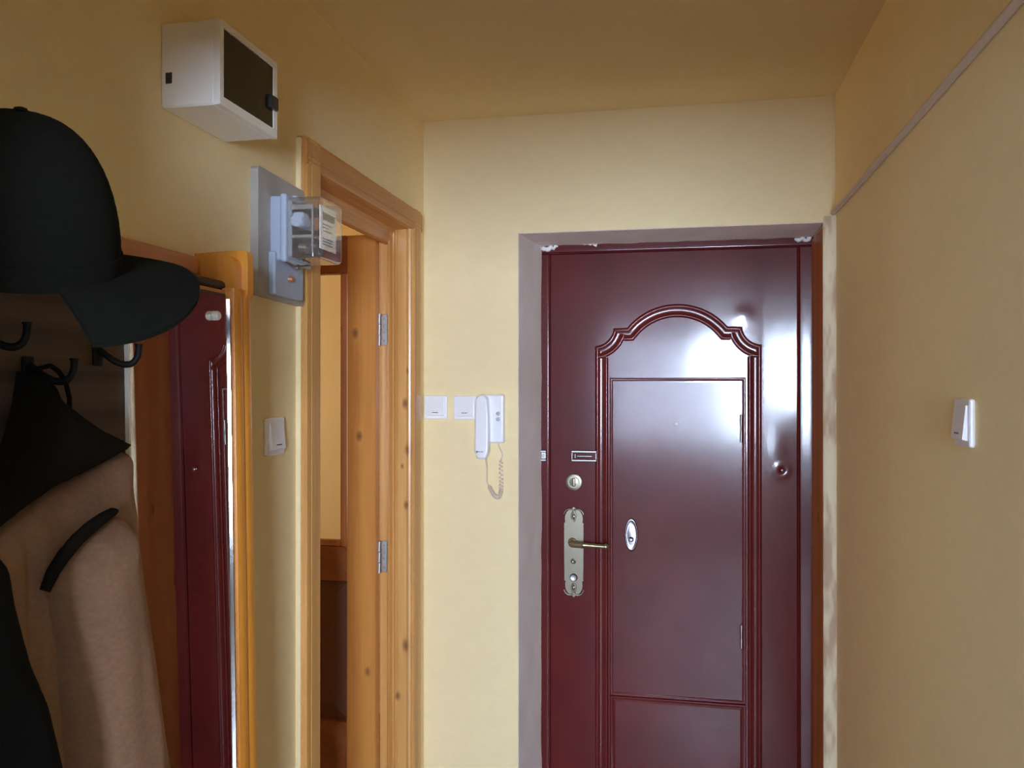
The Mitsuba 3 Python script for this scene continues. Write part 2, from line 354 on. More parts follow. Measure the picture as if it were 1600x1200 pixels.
window('window_1', WX0, WX1, -3.08, WZ0, WZ1, DAYLIGHT, 'bright window of the room behind the corridor')
window('window_3', CX0, WX0, -3.08, WZ0, WZ1, CURTAINED, 'left sash of the bright window, veiled by a net curtain')
window('window_2', -0.3, 0.3, 0.0, 0.9, 2.1, SIDE_DAYLIGHT, 'bright window of the small room behind the pine door',
       turn=T().translate([-2.65, 3.3, 0]).rotate([0, 0, 1], -90))

# ================================================================ FRONT DOOR (door_1)
tag('door_1', 'glossy dark red metal front door with an arched moulding', 'door', kind='structure')
# the sheet of the leaf, a little bowed and dented as pressed sheet metal is
gx = np.unique(np.r_[np.arange(-0.478, 0.26, 0.008), np.arange(0.26, 0.4085, 0.0035)]); gz = np.unique(np.r_[np.arange(0.01, 0.9, 0.02), np.arange(0.9, 1.20, 0.01), np.arange(1.20, 2.062, 0.005)])
X, Z = np.meshgrid(gx, gz)
def sstep(a, b, x):
    t = np.clip((x - a) / (b - a), 0, 1); return t * t * (3 - 2 * t)
u_ = np.clip(X - 0.290, 0, None)
tilt = sstep(1.25, 1.58, Z)
Hh = tilt * (0.014 * u_ + 0.23 * u_ ** 2)
Hh += 0.0011 * sstep(1.2, 1.32, Z) * (1 - sstep(1.32, 1.46, Z)) * np.exp(-((X - 0.338) / 0.03) ** 2)
rr = np.hypot(X - 0.3547, Z - 1.269)
Hh += -0.004 * np.exp(-(rr / 0.0075) ** 2) + 0.0010 * np.exp(-((rr - 0.02) / 0.012) ** 2)
Hh += 0.0012 * np.exp(-(((X - 0.225) / 0.03) ** 2 + ((Z - 1.825) / 0.028) ** 2))
Hh += 0.0010 * (meshkit.fbm(np.stack([X * 4, Z * 3, 0 * X], -1), 2, 3) - 0.5)
nz, nx = X.shape
V = np.c_[X.ravel(), (YD - Hh).ravel(), Z.ravel()]
idx = np.arange(nx * nz).reshape(nz, nx)
a, b, c, d = idx[:-1, :-1].ravel(), idx[:-1, 1:].ravel(), idx[1:, 1:].ravel(), idx[1:, :-1].ravel()
put('door_1__leaf', (V, np.vstack([np.c_[a, b, c], np.c_[a, c, d]])), 'm_lacquer', True)
put('door_1__core', box(-0.476, 0.404, YD + 0.006, YD + 0.05, 0.012, 2.058), 'm_lacquer')

# frame: a rebated profile with a round bead along its inner edge
prof = [(-0.001, -0.006), (0.0, 0.004), (0.0015, 0.0075), (0.005, 0.0095), (0.0085, 0.0085), (0.0105, 0.006), (0.012, 0.0075), (0.016, 0.0082), (0.03, 0.0091), (0.045, 0.01005), (0.057, 0.01085), (0.0595, 0.0100), (0.061, 0.0)]
profL = [(s * 0.72 if s > 0 else s, h if s < 0.016 else 0.0082 if s < 0.0595 else h) for s, h in prof]
# path round the inner edge with the frame lying on its outer side
put('door_1__frame', sweep_face([(0.4045, 2.0605), (0.4045, 0.0)], [(-s * 0.93, h) for s, h in prof][::-1], YD), 'm_lacquer', 35)
put('door_1__frame_001', sweep_face([(-0.4755, 0.0), (-0.4755, 2.0605)], [(-s, h) for s, h in profL][::-1], YD), 'm_lacquer', 35)
put('door_1__frame_002', sweep_face([(-0.5195, 2.0605), (0.461, 2.0605)], [(-s, h - 0.0006) for s, h in profL][::-1], YD), 'm_lacquer', 35)

# arched double-ridged moulding pressed out of the sheet
path = [(-0.3096, 0.06), (-0.3096, 1.717)]
path += [(-0.312 + 0.07 * math.cos(t), 1.787 + 0.07 * math.sin(t)) for t in np.radians(np.linspace(-84, -4, 9))]
cx, cz, R = -0.0125, 1.635, 0.233
path += [(cx + R * math.cos(t), cz + R * math.sin(t)) for t in np.radians(np.linspace(180 - 39.6, 39.6, 33))]
path += [(0.287 + 0.07 * math.cos(t), 1.787 + 0.07 * math.sin(t)) for t in np.radians(np.linspace(184, 264, 9))]
path += [(0.2846, 1.717), (0.2846, 0.06)]
mold = [(-0.001, -0.002), (0.0, 0.001), (0.003, 0.0050), (0.007, 0.0070), (0.011, 0.0060), (0.015, 0.0035), (0.019, 0.0022), (0.026, 0.0018), (0.032, 0.0026), (0.037, 0.0052), (0.041, 0.0068), (0.045, 0.0055), (0.048, 0.001), (0.049, -0.002)]
put('door_1__arched_moulding', sweep_face(path, mold, YD), 'm_lacquer', 50); tag('door_1__arched_moulding', 'arched double-ridged moulding')

# the little opening hatch in the middle, with its bead, hinges and lock
def raised_panel(x0, x1, z0, z1, h, bev):
    v = [(x0, YD, z0), (x1, YD, z0), (x1, YD, z1), (x0, YD, z1), (x0 + bev, YD - h, z0 + bev), (x1 - bev, YD - h, z0 + bev), (x1 - bev, YD - h, z1 - bev), (x0 + bev, YD - h, z1 - bev)]
    f = [(4, 5, 6), (4, 6, 7)]
    for i in range(4):
        j = (i + 1) % 4; f += [(i, j, j + 4), (i, j + 4, i + 4)]
    return trimesh.Trimesh(v, f, process=False)
def rect_path(x0, x1, z0, z1):
    return [(x0, z0), (x0, z1), (x1, z1), (x1, z0)]
bead = [(-0.0005, -0.002), (0.0, 0.003), (0.002, 0.0055), (0.005, 0.006), (0.009, 0.0048), (0.0115, 0.0035), (0.012, -0.002)]
put('door_1__hatch_bead', sweep_face(rect_path(-0.2555, 0.2290, 0.4300, 1.5990), bead, YD, True), 'm_lacquer', 40)
def hatch_sheet():
    gx, gz = np.linspace(-0.2385, 0.2120, 46), np.linspace(0.4475, 1.5815, 30)
    X, Z = np.meshgrid(gx, gz)
    h = 0.0022 + 0.045 * np.clip(X + 0.16, 0, None) ** 2 + 0.0008 * (meshkit.fbm(np.stack([X * 5, Z * 3, 0 * X + 7], -1), 2, 9) - 0.5)
    edge = (X == gx[0]) | (X == gx[-1]) | (Z == gz[0]) | (Z == gz[-1])
    nz, nx = X.shape
    V = np.c_[X.ravel(), (YD - h).ravel(), Z.ravel()]
    idx = np.arange(nx * nz).reshape(nz, nx)
    a, b, c, d = idx[:-1, :-1].ravel(), idx[:-1, 1:].ravel(), idx[1:, 1:].ravel(), idx[1:, :-1].ravel()
    F = [np.c_[a, b, c], np.c_[a, c, d]]
    ring = np.r_[idx[0], idx[1:, -1], idx[-1, -2::-1], idx[-2:0:-1, 0]]
    k = len(ring); W = V[ring].copy(); W[:, 1] = YD; o = len(V)
    i, j = np.arange(k), (np.arange(k) + 1) % k
    F += [np.c_[ring[i], o + i, o + j], np.c_[ring[i], o + j, ring[j]]]
    return trimesh.Trimesh(np.vstack([V, W]), np.vstack(F), process=False)
put('door_1__hatch', hatch_sheet(), 'm_lacquer', 30); tag('door_1__hatch', 'tall rectangular hatch in the middle of the door')
put('door_1__hatch__hinge', tube([(0.2135, YD - 0.0085, z) for z in np.linspace(1.367, 1.466, 7)], [0.005, 0.0052, 0.0052, 0.0034, 0.0052, 0.0052, 0.005], 10), 'm_steel', 40); tag('door_1__hatch__hinge', 'upper silver hinge')
put('door_1__hatch__hinge_001', tube([(0.2135, YD - 0.0085, z) for z in np.linspace(0.632, 0.715, 7)], [0.005, 0.0052, 0.0052, 0.0034, 0.0052, 0.0052, 0.005], 10), 'm_steel', 40); tag('door_1__hatch__hinge_001', 'lower silver hinge')
oval = affinity.scale(Point(0, 0).buffer(1, 20), 0.0235, 0.0605)
rings = [(1.0, 0.0), (1.0, 0.0035), (0.92, 0.0065), (0.84, 0.0062), (0.78, 0.0035), (0.6, 0.004), (0.3, 0.0052), (0.0, 0.0056)]
ov, of = [], []; N = 36
for s, h in rings:
    for k in range(N):
        t = 2 * math.pi * k / N; ov.append((-0.1768 + 0.0245 * s * math.cos(t), YD - 0.0022 - h, 1.0236 + 0.0615 * s * math.sin(t)))
for i in range(len(rings) - 1):
    for k in range(N):
        a, b = i * N + k, i * N + (k + 1) % N; of += [(a, b, b + N), (a, b + N, a + N)]
put('door_1__hatch__lock_plate', trimesh.Trimesh(ov, of, process=False), 'm_chrome', 40); tag('door_1__hatch__lock_plate', 'oval chrome lock plate')
put('door_1__hatch__lock_knob', lathe([(0.0, 0.018), (0.005, 0.0165), (0.0075, 0.012), (0.0075, 0.006), (0.0095, 0.002), (0.0095, 0.0)], (-0.1775, YD - 0.007, 1.007), '-y', 20), 'm_steel', 40); tag('door_1__hatch__lock_knob', 'round silver key knob')
put('door_1__hatch__peephole', lathe([(0.0, 0.0065), (0.003, 0.006), (0.006, 0.0042), (0.0085, 0.002), (0.009, 0.0)], (-0.0137, YD - 0.0022, 1.4322), '-y', 18), 'm_white', 40); tag('door_1__hatch__peephole', 'tiny silver peephole')
put('door_1__lower_bead', sweep_face(rect_path(-0.2555, 0.2290, 0.06, 0.4290), bead, YD, True), 'm_lacquer', 40)
put('door_1__lower_panel', raised_panel(-0.2430, 0.2165, 0.073, 0.4165, 0.0035, 0.007), 'm_lacquer')

# round deadbolt, long ornamental plate with the lever, the chain bracket
put('door_1__deadbolt', lathe([(0.0, 0.010), (0.012, 0.0098), (0.015, 0.0085), (0.020, 0.009), (0.0265, 0.0088), (0.031, 0.007), (0.0325, 0.003), (0.0325, 0.0)], (-0.3883, YD, 1.212), '-y', 36), 'm_brass', 30); tag('door_1__deadbolt', 'round pale brass deadbolt')
put('door_1__deadbolt__turn', rbox(-0.394, -0.3825, YD - 0.016, YD - 0.009, 1.197, 1.227, 0.003), 'm_brass', 40)
half = [(-0.036, 0.0), (-0.036, 0.100), (-0.0375, 0.104), (-0.031, 0.108), (-0.0335, 0.118), (-0.0325, 0.132), (-0.026, 0.146), (-0.016, 0.156), (-0.006, 0.160), (0.0, 0.166)]
pl = half + [(-x, z) for x, z in half[::-1][1:]]
pl = pl + [(x * 0.97, -z * 1.03) for x, z in pl[::-1][1:-1]]
pz = 0.954
plate = prism(affinity.translate(Polygon(pl), -0.3890, pz), -(YD), -(YD - 0.005), 'y')
plate.vertices[:, 1] *= -1; plate.faces = plate.faces[:, ::-1]
put('door_1__handle_plate', plate, 'm_brass'); tag('door_1__handle_plate', 'long ornamental pale brass handle plate')
def scroll(zc, sgn):
    ms = [tube([(-0.389 + sx * (0.027 - 0.022 * math.cos(t)) - sx * 0.012, YD - 0.006, zc + sgn * (0.026 * math.sin(t) + 0.006)) for t in np.linspace(-0.9, 2.9, 12)], 0.0034, 8) for sx in (-1, 1)]
    ms.append(lathe([(0.0, 0.006), (0.006, 0.005), (0.009, 0.002), (0.009, 0.0)], (-0.389, YD - 0.004, zc + sgn * 0.004), '-y', 14))
    return join(*ms)
put('door_1__handle_plate__ornament', scroll(pz + 0.126, 1), 'm_brass', 50); put('door_1__handle_plate__ornament_001', scroll(pz - 0.130, -1), 'm_brass', 50)
tag('door_1__handle_plate__ornament', 'scroll ornament at the top'); tag('door_1__handle_plate__ornament_001', 'scroll ornament at the bottom')
put('door_1__handle_plate__keyhole', lathe([(0.0, 0.003), (0.004, 0.003), (0.0075, 0.005), (0.010, 0.004), (0.0105, 0.0)], (-0.3905, YD - 0.005, 0.918), '-y', 18), 'm_brass', 40)
put('door_1__handle_plate__cylinder', lathe([(0.0, 0.006), (0.006, 0.006), (0.0115, 0.0075), (0.014, 0.005), (0.0145, 0.0)], (-0.389, YD - 0.005, 0.858), '-y', 20), 'm_steel', 40); tag('door_1__handle_plate__cylinder', 'silver lock cylinder')
rose = lathe([(0.0, 0.034), (0.007, 0.034), (0.008, 0.022), (0.009, 0.010), (0.016, 0.007), (0.0175, 0.003), (0.0175, 0.0)], (-0.393, YD - 0.005, 0.988), '-y', 20)
lev = tube([(-0.400, YD - 0.036, 0.987), (-0.393, YD - 0.0375, 0.9868), (-0.375, YD - 0.039, 0.986), (-0.355, YD - 0.040, 0.9855), (-0.353, YD - 0.040, 0.9855), (-0.348, YD - 0.040, 0.9855), (-0.30, YD - 0.041, 0.984), (-0.272, YD - 0.041, 0.983), (-0.270, YD - 0.041, 0.983), (-0.264, YD - 0.041, 0.983), (-0.259, YD - 0.041, 0.983), (-0.254, YD - 0.041, 0.983)],
           [0.008, 0.0118, 0.0118, 0.0118, 0.0135, 0.0105, 0.0088, 0.0082, 0.0118, 0.0122, 0.009, 0.004], 18)
put('door_1__handle_plate__lever', join(rose, lev), 'm_brass_dark', 40); tag('door_1__handle_plate__lever', 'dark brass lever handle')
def rail_bracket(x0, x1):
    return join(rbox(x0, x1, YD - 0.011, YD, 1.3205, 1.3305, 0.003, 8), rbox(x0, x1, YD - 0.011, YD, 1.2880, 1.2975, 0.003, 8), rbox(x0, x0 + 0.006, YD - 0.009, YD, 1.290, 1.328, 0.002, 8), rbox(x1 - 0.006, x1, YD - 0.009, YD, 1.290, 1.328, 0.002, 8),
                rbox(x0 + 0.012, x0 + 0.018, YD - 0.010, YD - 0.003, 1.300, 1.318, 0.002, 8))
put('door_1__bolt_rail', join(rail_bracket(-0.3985, -0.303), rbox(-0.378, -0.319, YD - 0.0085, YD - 0.001, 1.3055, 1.3125, 0.0025, 8)), 'm_steel', 30); tag('door_1__bolt_rail', 'silver slide bolt on the leaf')
put('door_1__bolt_keeper', join(rbox(-0.519, -0.490, YD - 0.022, YD - 0.008, 1.3205, 1.3305, 0.003, 8), rbox(-0.519, -0.490, YD - 0.022, YD - 0.008, 1.2880, 1.2975, 0.003, 8), rbox(-0.519, -0.512, YD - 0.018, YD - 0.006, 1.290, 1.328, 0.002, 8), box(-0.512, -0.494, YD - 0.0095, YD - 0.006, 1.298, 1.320),
    lathe([(0.0, 0.004), (0.004, 0.003), (0.005, 0.0)], (-0.503, YD - 0.014, 1.309), '-y', 12)), 'm_steel', 30); tag('door_1__bolt_keeper', 'silver bolt keeper on the frame')
put('door_1__rivet', lathe([(0.0, 0.001), (0.003, 0.0008), (0.004, 0.0)], (0.3547, YD + 0.0026, 1.2693), '-y', 12), 'm_steel', 40)

# ================================================================ PINE DOOR (door_2) in the left wall
tag('door_2', 'half glazed pine door standing open inwards in its pine casing', 'door', kind='structure')
XC = -0.870                                     # front of the casing
def casing_profile(y0, y1):                     # plan section of a casing board against the wall
    return Polygon([(XL - 0.001, y0), (XC - 0.008, y0), (XC - 0.002, y0 + 0.005), (XC, y0 + 0.012), (XC, y0 + 0.022), (XC - 0.003, y0 + 0.025), (XC, y0 + 0.028), (XC, y1 - 0.008), (XC - 0.004, y1 - 0.002), (XC - 0.008, y1), (XL - 0.001, y1)])
put('door_2__casing', prism(casing_profile(1.869, 1.953), 0, 2.163, 'z'), 'm_pine', 30); tag('door_2__casing', 'near upright of the pine casing')
pr2 = Polygon([(XL - 0.001, 2.700), (XC - 0.006, 2.700), (XC - 0.001, 2.705), (XC, 2.712), (XC, 2.765), (XC - 0.004, 2.778), (XC - 0.012, 2.785), (XL - 0.001, 2.785)])
put('door_2__casing_001', prism(pr2, 0, 2.163, 'z'), 'm_pine', 30); tag('door_2__casing_001', 'far upright of the pine casing')
ph = Polygon([(XL - 0.001, 2.095), (XC - 0.006, 2.095), (XC - 0.001, 2.099), (XC, 2.106), (XC, 2.112), (XC - 0.003, 2.115), (XC, 2.118), (XC, 2.152), (XC - 0.006, 2.1645), (XL - 0.001, 2.1645)])
put('door_2__casing_002', prism(ph, 1.869, 2.784, 'y'), 'm_pine_head', 30); tag('door_2__casing_002', 'head board of the pine casing')
put('door_2__casing_fillet', box(XL - 0.001, XC - 0.014, 1.8635, 1.8695, 0, 2.16, 0.001), 'm_wall'); tag('door_2__casing_fillet', 'painted plaster edge along the casing')
# jamb linings, stepped, with a bead
pj = Polygon([(-0.995, 2.745), (-0.995, 2.706), (-0.968, 2.706), (-0.966, 2.698), (-0.962, 2.694), (-0.957, 2.694), (-0.953, 2.699), (-0.951, 2.704), (-0.944, 2.704), (-0.942, 2.700), (-0.938, 2.697), (-0.934, 2.697), (-0.930, 2.701), (XC - 0.03, 2.701), (XC - 0.026, 2.696), (XC - 0.02, 2.694), (XC - 0.014, 2.696), (XC - 0.010, 2.701), (XL + 0.0235, 2.702), (XL + 0.0235, 2.704), (XL - 0.002, 2.704), (XL - 0.002, 2.745)])
put('door_2__jamb', prism(pj, 0, 2.10, 'z'), 'm_pine', 30); tag('door_2__jamb', 'hinge jamb of knotty pine')
put('door_2__jamb_001', box(-0.995, XL - 0.0015, 1.925, 1.953, 0, 2.10, 0.002), 'm_pine')
pjh = Polygon([(-0.995, 2.125), (-0.995, 2.062), (-0.985, 2.050), (-0.972, 2.046), (-0.962, 2.050), (-0.956, 2.060), (-0.952, 2.078), (-0.948, 2.086), (-0.938, 2.093), (-0.90, 2.096), (XL - 0.0015, 2.095), (XL - 0.0015, 2.125)])
put('door_2__jamb_002', prism(pjh, 1.953, 2.706, 'y'), 'm_pine_head', 30); tag('door_2__jamb_002', 'head lining of the pine casing')
# the leaf, opened inwards at a right angle: its corridor face looks back along the corridor
LY0, LY1 = 2.655, 2.695
LX1 = -0.992; LX0 = LX1 - 0.70
def rail(x0, x1, z0, z1, y0=LY0, y1=LY1, c=0.003): return box(x0, x1, y0, y1, z0, z1, c)
put('door_2__leaf__stile', rail(LX1 - 0.102, LX1, 0.01, 2.073), 'm_pine_leaf'); put('door_2__leaf__stile_001', rail(LX0, LX0 + 0.102, 0.01, 2.073), 'm_pine_leaf')
put('door_2__leaf__rail', rail(LX0 + 0.102, LX1 - 0.102, 1.946, 2.073), 'm_rail_dark'); tag('door_2__leaf__rail', 'top rail')
put('door_2__leaf__rail_001', rail(LX0 + 0.102, LX1 - 0.102, 0.915, 1.030), 'm_rail_dark'); tag('door_2__leaf__rail_001', 'middle rail')
put('door_2__leaf__rail_002', rail(LX0 + 0.102, LX1 - 0.102, 0.01, 0.445), 'm_rail_dark'); tag('door_2__leaf__rail_002', 'bottom rail')
def bevel_strip(x, z0, z1, s):
    return prism([(x, LY0 + 0.004), (x - 0.030 * s, LY0 + 0.020), (x - 0.030 * s, LY0 + 0.028), (x, LY0 + 0.030)], z0, z1, 'z')
put('door_2__leaf__glazing_bead', bevel_strip(LX1 - 0.102, 1.030, 1.946, 1), 'm_pine_reveal'); put('door_2__leaf__glazing_bead_001', bevel_strip(LX0 + 0.102, 1.030, 1.946, -1), 'm_pine_reveal')
put('door_2__leaf__glazing_bead_002', box(LX0 + 0.13, LX1 - 0.13, LY0 + 0.008, LY0 + 0.03, 1.030, 1.052, 0.003), 'm_pine_head')
put('door_2__leaf__pane', trimesh.Trimesh([(LX0 + 0.11, LY0 + 0.024, 1.04), (LX1 - 0.11, LY0 + 0.024, 1.04), (LX1 - 0.11, LY0 + 0.024, 1.94), (LX0 + 0.11, LY0 + 0.024, 1.94)], [(0, 1, 2), (0, 2, 3)], process=False), 'm_pane')
tag('door_2__leaf__pane', 'tall clear glass pane')
pnl = []
for z0, z1 in ((0.445, 0.915),):
    v = [(LX0 + 0.100, LY0 + 0.022, z0), (LX1 - 0.100, LY0 + 0.022, z0), (LX1 - 0.100, LY0 + 0.022, z1), (LX0 + 0.100, LY0 + 0.022, z1), (LX0 + 0.16, LY0 + 0.008, z0 + 0.06), (LX1 - 0.16, LY0 + 0.008, z0 + 0.06), (LX1 - 0.16, LY0 + 0.008, z1 - 0.06), (LX0 + 0.16, LY0 + 0.008, z1 - 0.06)]
    f = [(4, 5, 6), (4, 6, 7)]
    for i in range(4):
        j = (i + 1) % 4; f += [(i, j, j + 4), (i, j + 4, i + 4)]
    pnl.append(trimesh.Trimesh(v, f, process=False))
put('door_2__leaf__panel', join(*pnl, box(LX0 + 0.098, LX1 - 0.098, LY0 + 0.022, LY0 + 0.032, 0.44, 0.92)), 'm_leaf_dark'); tag('door_2__leaf__panel', 'dark brown lower panel')
for i, zc in enumerate((1.758, 0.995)):
    k = 'door_2__hinge' + ('' if i == 0 else '_001')
    knuckle = join(*[tube([(-0.9905, 2.688, zc - 0.054 + 0.036 * q + 0.0008), (-0.9905, 2.688, zc - 0.054 + 0.036 * (q + 1) - 0.0008)], 0.0062, 12) for q in range(3)])
    flap = box(-0.988, -0.9690, 2.7025, 2.7065, zc - 0.052, zc + 0.052, 0.0008)
    scr = [lathe([(0.0, 0.0016), (0.0028, 0.0012), (0.0036, 0.0)], (-0.9785, 2.7025, zc + q), '-y', 10) for q in (-0.038, -0.006, 0.012, 0.038)]
    put(k, join(knuckle, flap, *scr), 'm_steel', 40)
tag('door_2__hinge', 'upper grey steel hinge'); tag('door_2__hinge_001', 'lower grey steel hinge')

# ================================================================ COAT RACK with mirror, on the left wall
tag('coat_rack', 'orange pine coat rack with hooks, hat shelf and tall mirror on the left wall', 'coat rack')
LEAN = T().translate([-0.798, 0, 1.5]).rotate([0, 1, 0], -0.95).translate([0.798, 0, -1.5])
XM = -0.798                                    # face of the mirror
RY0, RY1, RZ0 = 0.42, 1.462, 0.62
def rk(name, mesh, mat, smooth=False): return put('coat_rack__' + name, mesh, mat, smooth, tw=LEAN)
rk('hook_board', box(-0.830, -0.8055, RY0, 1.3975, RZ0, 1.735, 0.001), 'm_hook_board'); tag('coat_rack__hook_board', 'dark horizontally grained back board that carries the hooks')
mv = trimesh.Trimesh([(XM, 1.114, RZ0 + 0.1), (XM, 1.385, RZ0 + 0.1), (XM, 1.385, 1.728), (XM, 1.114, 1.728)], [(0, 1, 2), (0, 2, 3)], process=False)
rk('mirror', mv, 'm_mirror'); tag('coat_rack__mirror', 'tall frameless mirror showing the red front door')
rk('mirror__edge', box(-0.8052, XM - 0.0003, 1.1105, 1.1145, RZ0 + 0.1, 1.728), 'm_filler'); tag('coat_rack__mirror__edge', 'pale ground glass edge')
rk('mirror__backing', box(-0.8052, XM - 0.0004, 1.1147, 1.3845, RZ0 + 0.1, 1.727), 'm_dark_plastic')
# bright metal strip along the right edge of the mirror, its face turned towards the room behind
rk('mirror__edge_strip', prism([(-0.8045, 1.3865), (-0.7935, 1.3913), (-0.7935, 1.397), (-0.8045, 1.397)], RZ0 + 0.1, 1.724, 'z'), 'm_bright_strip'); tag('coat_rack__mirror__edge_strip', 'bright metal strip along the right edge of the mirror')
rk('mirror__clip', join(tube([(XM + 0.0005, 1.343, 1.690), (XM + 0.009, 1.343, 1.690), (XM + 0.012, 1.343, 1.690)], [0.0085, 0.0085, 0.006], 20)), 'm_white', 40); tag('coat_rack__mirror__clip', 'white round mirror clip')
# right upright with a half-round bead, rear edge on the wall
st = Polygon([(-0.893, 1.425), (-0.812, 1.425), (-0.812, 1.3975), (-0.797, 1.3975), (-0.790, 1.400), (-0.786, 1.407), (-0.785, 1.416), (-0.787, 1.425), (-0.791, 1.430), (-0.788, 1.435), (-0.786, 1.444), (-0.788, 1.455), (-0.794, 1.462), (-0.893, 1.462)])
rk('upright', prism(st, RZ0, 1.745, 'z'), 'm_rack', 30); tag('coat_rack__upright', 'orange pine upright with a round bead')
rk('upright_001', box(-0.893, -0.79, RY0 - 0.035, RY0, RZ0, 1.745, 0.003), 'm_rack')
# end plates of the hat shelf
ep = Polygon([(-0.893, 1.722), (-0.815, 1.722), (-0.803, 1.727), (-0.796, 1.737), (-0.7945, 1.75), (-0.7945, 1.785), (-0.797, 1.797), (-0.806, 1.806), (-0.818, 1.809), (-0.893, 1.809)])
ep2 = Polygon([(-0.893, 1.715), (-0.800, 1.715), (-0.790, 1.722), (-0.783, 1.74), (-0.782, 1.80), (-0.784, 1.817), (-0.793, 1.820), (-0.893, 1.818)])
rk('end_plate', prism(ep, 1.416, 1.437, 'y'), 'm_rack', 30); tag('coat_rack__end_plate', 'rounded orange end plate of the hat shelf')
rk('end_plate_001', prism(ep2, 1.4372, 1.458, 'y'), 'm_rack', 30)
rk('end_plate_002', prism(ep2, RY0 - 0.03, RY0 - 0.002, 'y'), 'm_rack', 30)
rk('back_rail', rbox(-0.889, -0.868, RY0 - 0.002, 1.416, 1.772, 1.808, 0.006), 'm_rack_rail', 40); tag('coat_rack__back_rail', 'reddish back rail of the hat shelf')
rk('shelf_rod', tube([(-0.826, y, 1.752) for y in np.linspace(RY0 - 0.002, 1.418, 4)], 0.0095, 16), 'm_hook_board', 40); tag('coat_rack__shelf_rod', 'dark front rod of the hat shelf')
rk('shelf', box(-0.889, -0.806, RY0, 1.416, 1.729, 1.741, 0.002), 'm_rack_rail')
def hook(y, z, s=1.0):
    """a black double-bend coat hook: screw plate and an upturned prong"""
    x0 = -0.8055
    plate = rbox(x0, x0 + 0.005, y - 0.009, y + 0.009, z - 0.022, z + 0.012, 0.0022, 8)
    q = [(x0 + 0.003, y, z), (x0 + 0.010, y + 0.002, z - 0.004), (x0 + 0.022, y + 0.006, z - 0.014), (x0 + 0.034, y + 0.011, z - 0.020), (x0 + 0.045, y + 0.015, z - 0.019), (x0 + 0.052, y + 0.018, z - 0.010), (x0 + 0.054, y + 0.019, z + 0.003), (x0 + 0.054, y + 0.019, z + 0.009)]
    from scipy.interpolate import CubicSpline
    c = CubicSpline(np.arange(len(q)), np.array(q) )
    t = np.linspace(0, len(q) - 1, 26)
    r = np.r_[np.full(23, 0.0046), 0.0056, 0.006, 0.004] * s
    return join(plate, tube(c(t), r, 10))
for i, (y, z) in enumerate(((0.842, 1.632), (1.050, 1.617), (0.920, 1.592), (0.60, 1.63))):
    rk('hook' + ('' if i == 0 else '_%03d' % i), hook(y, z), 'm_black_iron', 40)
    if i < 3: tag('coat_rack__hook' + ('' if i == 0 else '_%03d' % i), ('black iron hook left of the hanging collar', 'black iron hook beside the mirror', 'black iron hook that carries the tan coat')[i])

rk('hat_hook', tube([(-0.8055, 0.79, 1.695), (-0.77, 0.79, 1.694), (-0.72, 0.787, 1.70), (-0.695, 0.78, 1.73), (-0.685, 0.765, 1.78), (-0.672, 0.750, 1.826)], 0.005, 10), 'm_black_iron', 40); tag('coat_rack__hat_hook', 'long black hook inside the cap')
# ---- tan coat on the middle hook
tag('coat', 'tan coat with a black collar and black shoulder piping hanging on the hook board', 'coat')
body = [(1.049, 1.478), (1.049, 1.427), (1.057, 1.39), (1.062, 1.335), (1.084, 1.239), (1.105, 1.138), (1.135, 0.988), (1.155, 0.80), (1.16, 0.66), (0.62, 0.66), (0.60, 1.1), (0.66, 1.33), (0.74, 1.385), (0.806, 1.41), (0.894, 1.446), (0.962, 1.462), (1.0, 1.475)]
def body_fold(p):
    y, z = p[:, 0], p[:, 1]
    w = meshkit.fbm(np.c_[y * 9, z * 2.2, 0 * y], 3, 5) - 0.5
    return 0.016 * w - 0.012 * np.exp(-((y - 0.838 - 0.03 * (1.4 - z)) / 0.010) ** 2) * sstep(1.42, 1.36, z)
put('coat__body', inflate(body, -0.784, 0.052, 0.05, fold=body_fold), 'm_tan_cloth', 50)
sleeve = [(0.975, 1.405), (0.997, 1.39), (1.016, 1.312), (1.041, 1.209), (1.062, 1.105), (1.078, 0.956), (1.082, 0.82), (1.075, 0.79), (0.93, 0.79), (0.905, 0.85), (0.893, 1.0), (0.879, 1.152), (0.862, 1.271), (0.848, 1.333), (0.866, 1.37), (0.905, 1.398), (0.952, 1.409)]
def sleeve_fold(p):
    y, z = p[:, 0], p[:, 1]
    return 0.012 * (meshkit.fbm(np.c_[y * 12, z * 2.5, 0 * y + 4], 3, 8) - 0.5)
put('coat__sleeve', inflate(sleeve, -0.768, 0.088, 0.075, fold=sleeve_fold), 'm_tan_cloth', 50)
pip = np.array([(0.838, 1.333), (0.846, 1.353), (0.857, 1.371), (0.873, 1.386), (0.893, 1.397), (0.915, 1.404), (0.940, 1.408), (0.962, 1.406)])
xs = np.array([-0.722, -0.718, -0.712, -0.708, -0.706, -0.707, -0.712, -0.722]) + 0.012
put('coat__piping', tube(np.c_[xs, pip], [0.006, 0.0075, 0.008, 0.008, 0.008, 0.0075, 0.006, 0.003], 10), 'm_black_collar', 50); tag('coat__piping', 'black piping round the armhole')
collar = [(0.882, 1.584), (0.898, 1.557), (0.932, 1.537), (0.974, 1.515), (1.042, 1.489), (1.043, 1.480), (1.02, 1.473), (0.956, 1.455), (0.888, 1.439), (0.837, 1.419), (0.8, 1.402), (0.74, 1.372), (0.66, 1.33), (0.66, 1.37), (0.745, 1.41), (0.795, 1.43), (0.832, 1.467), (0.852, 1.502), (0.865, 1.539), (0.874, 1.584)]
put('coat__collar', inflate(collar, -0.780, 0.060, 0.05), 'm_black_collar', 50); tag('coat__collar', 'pointed black collar')
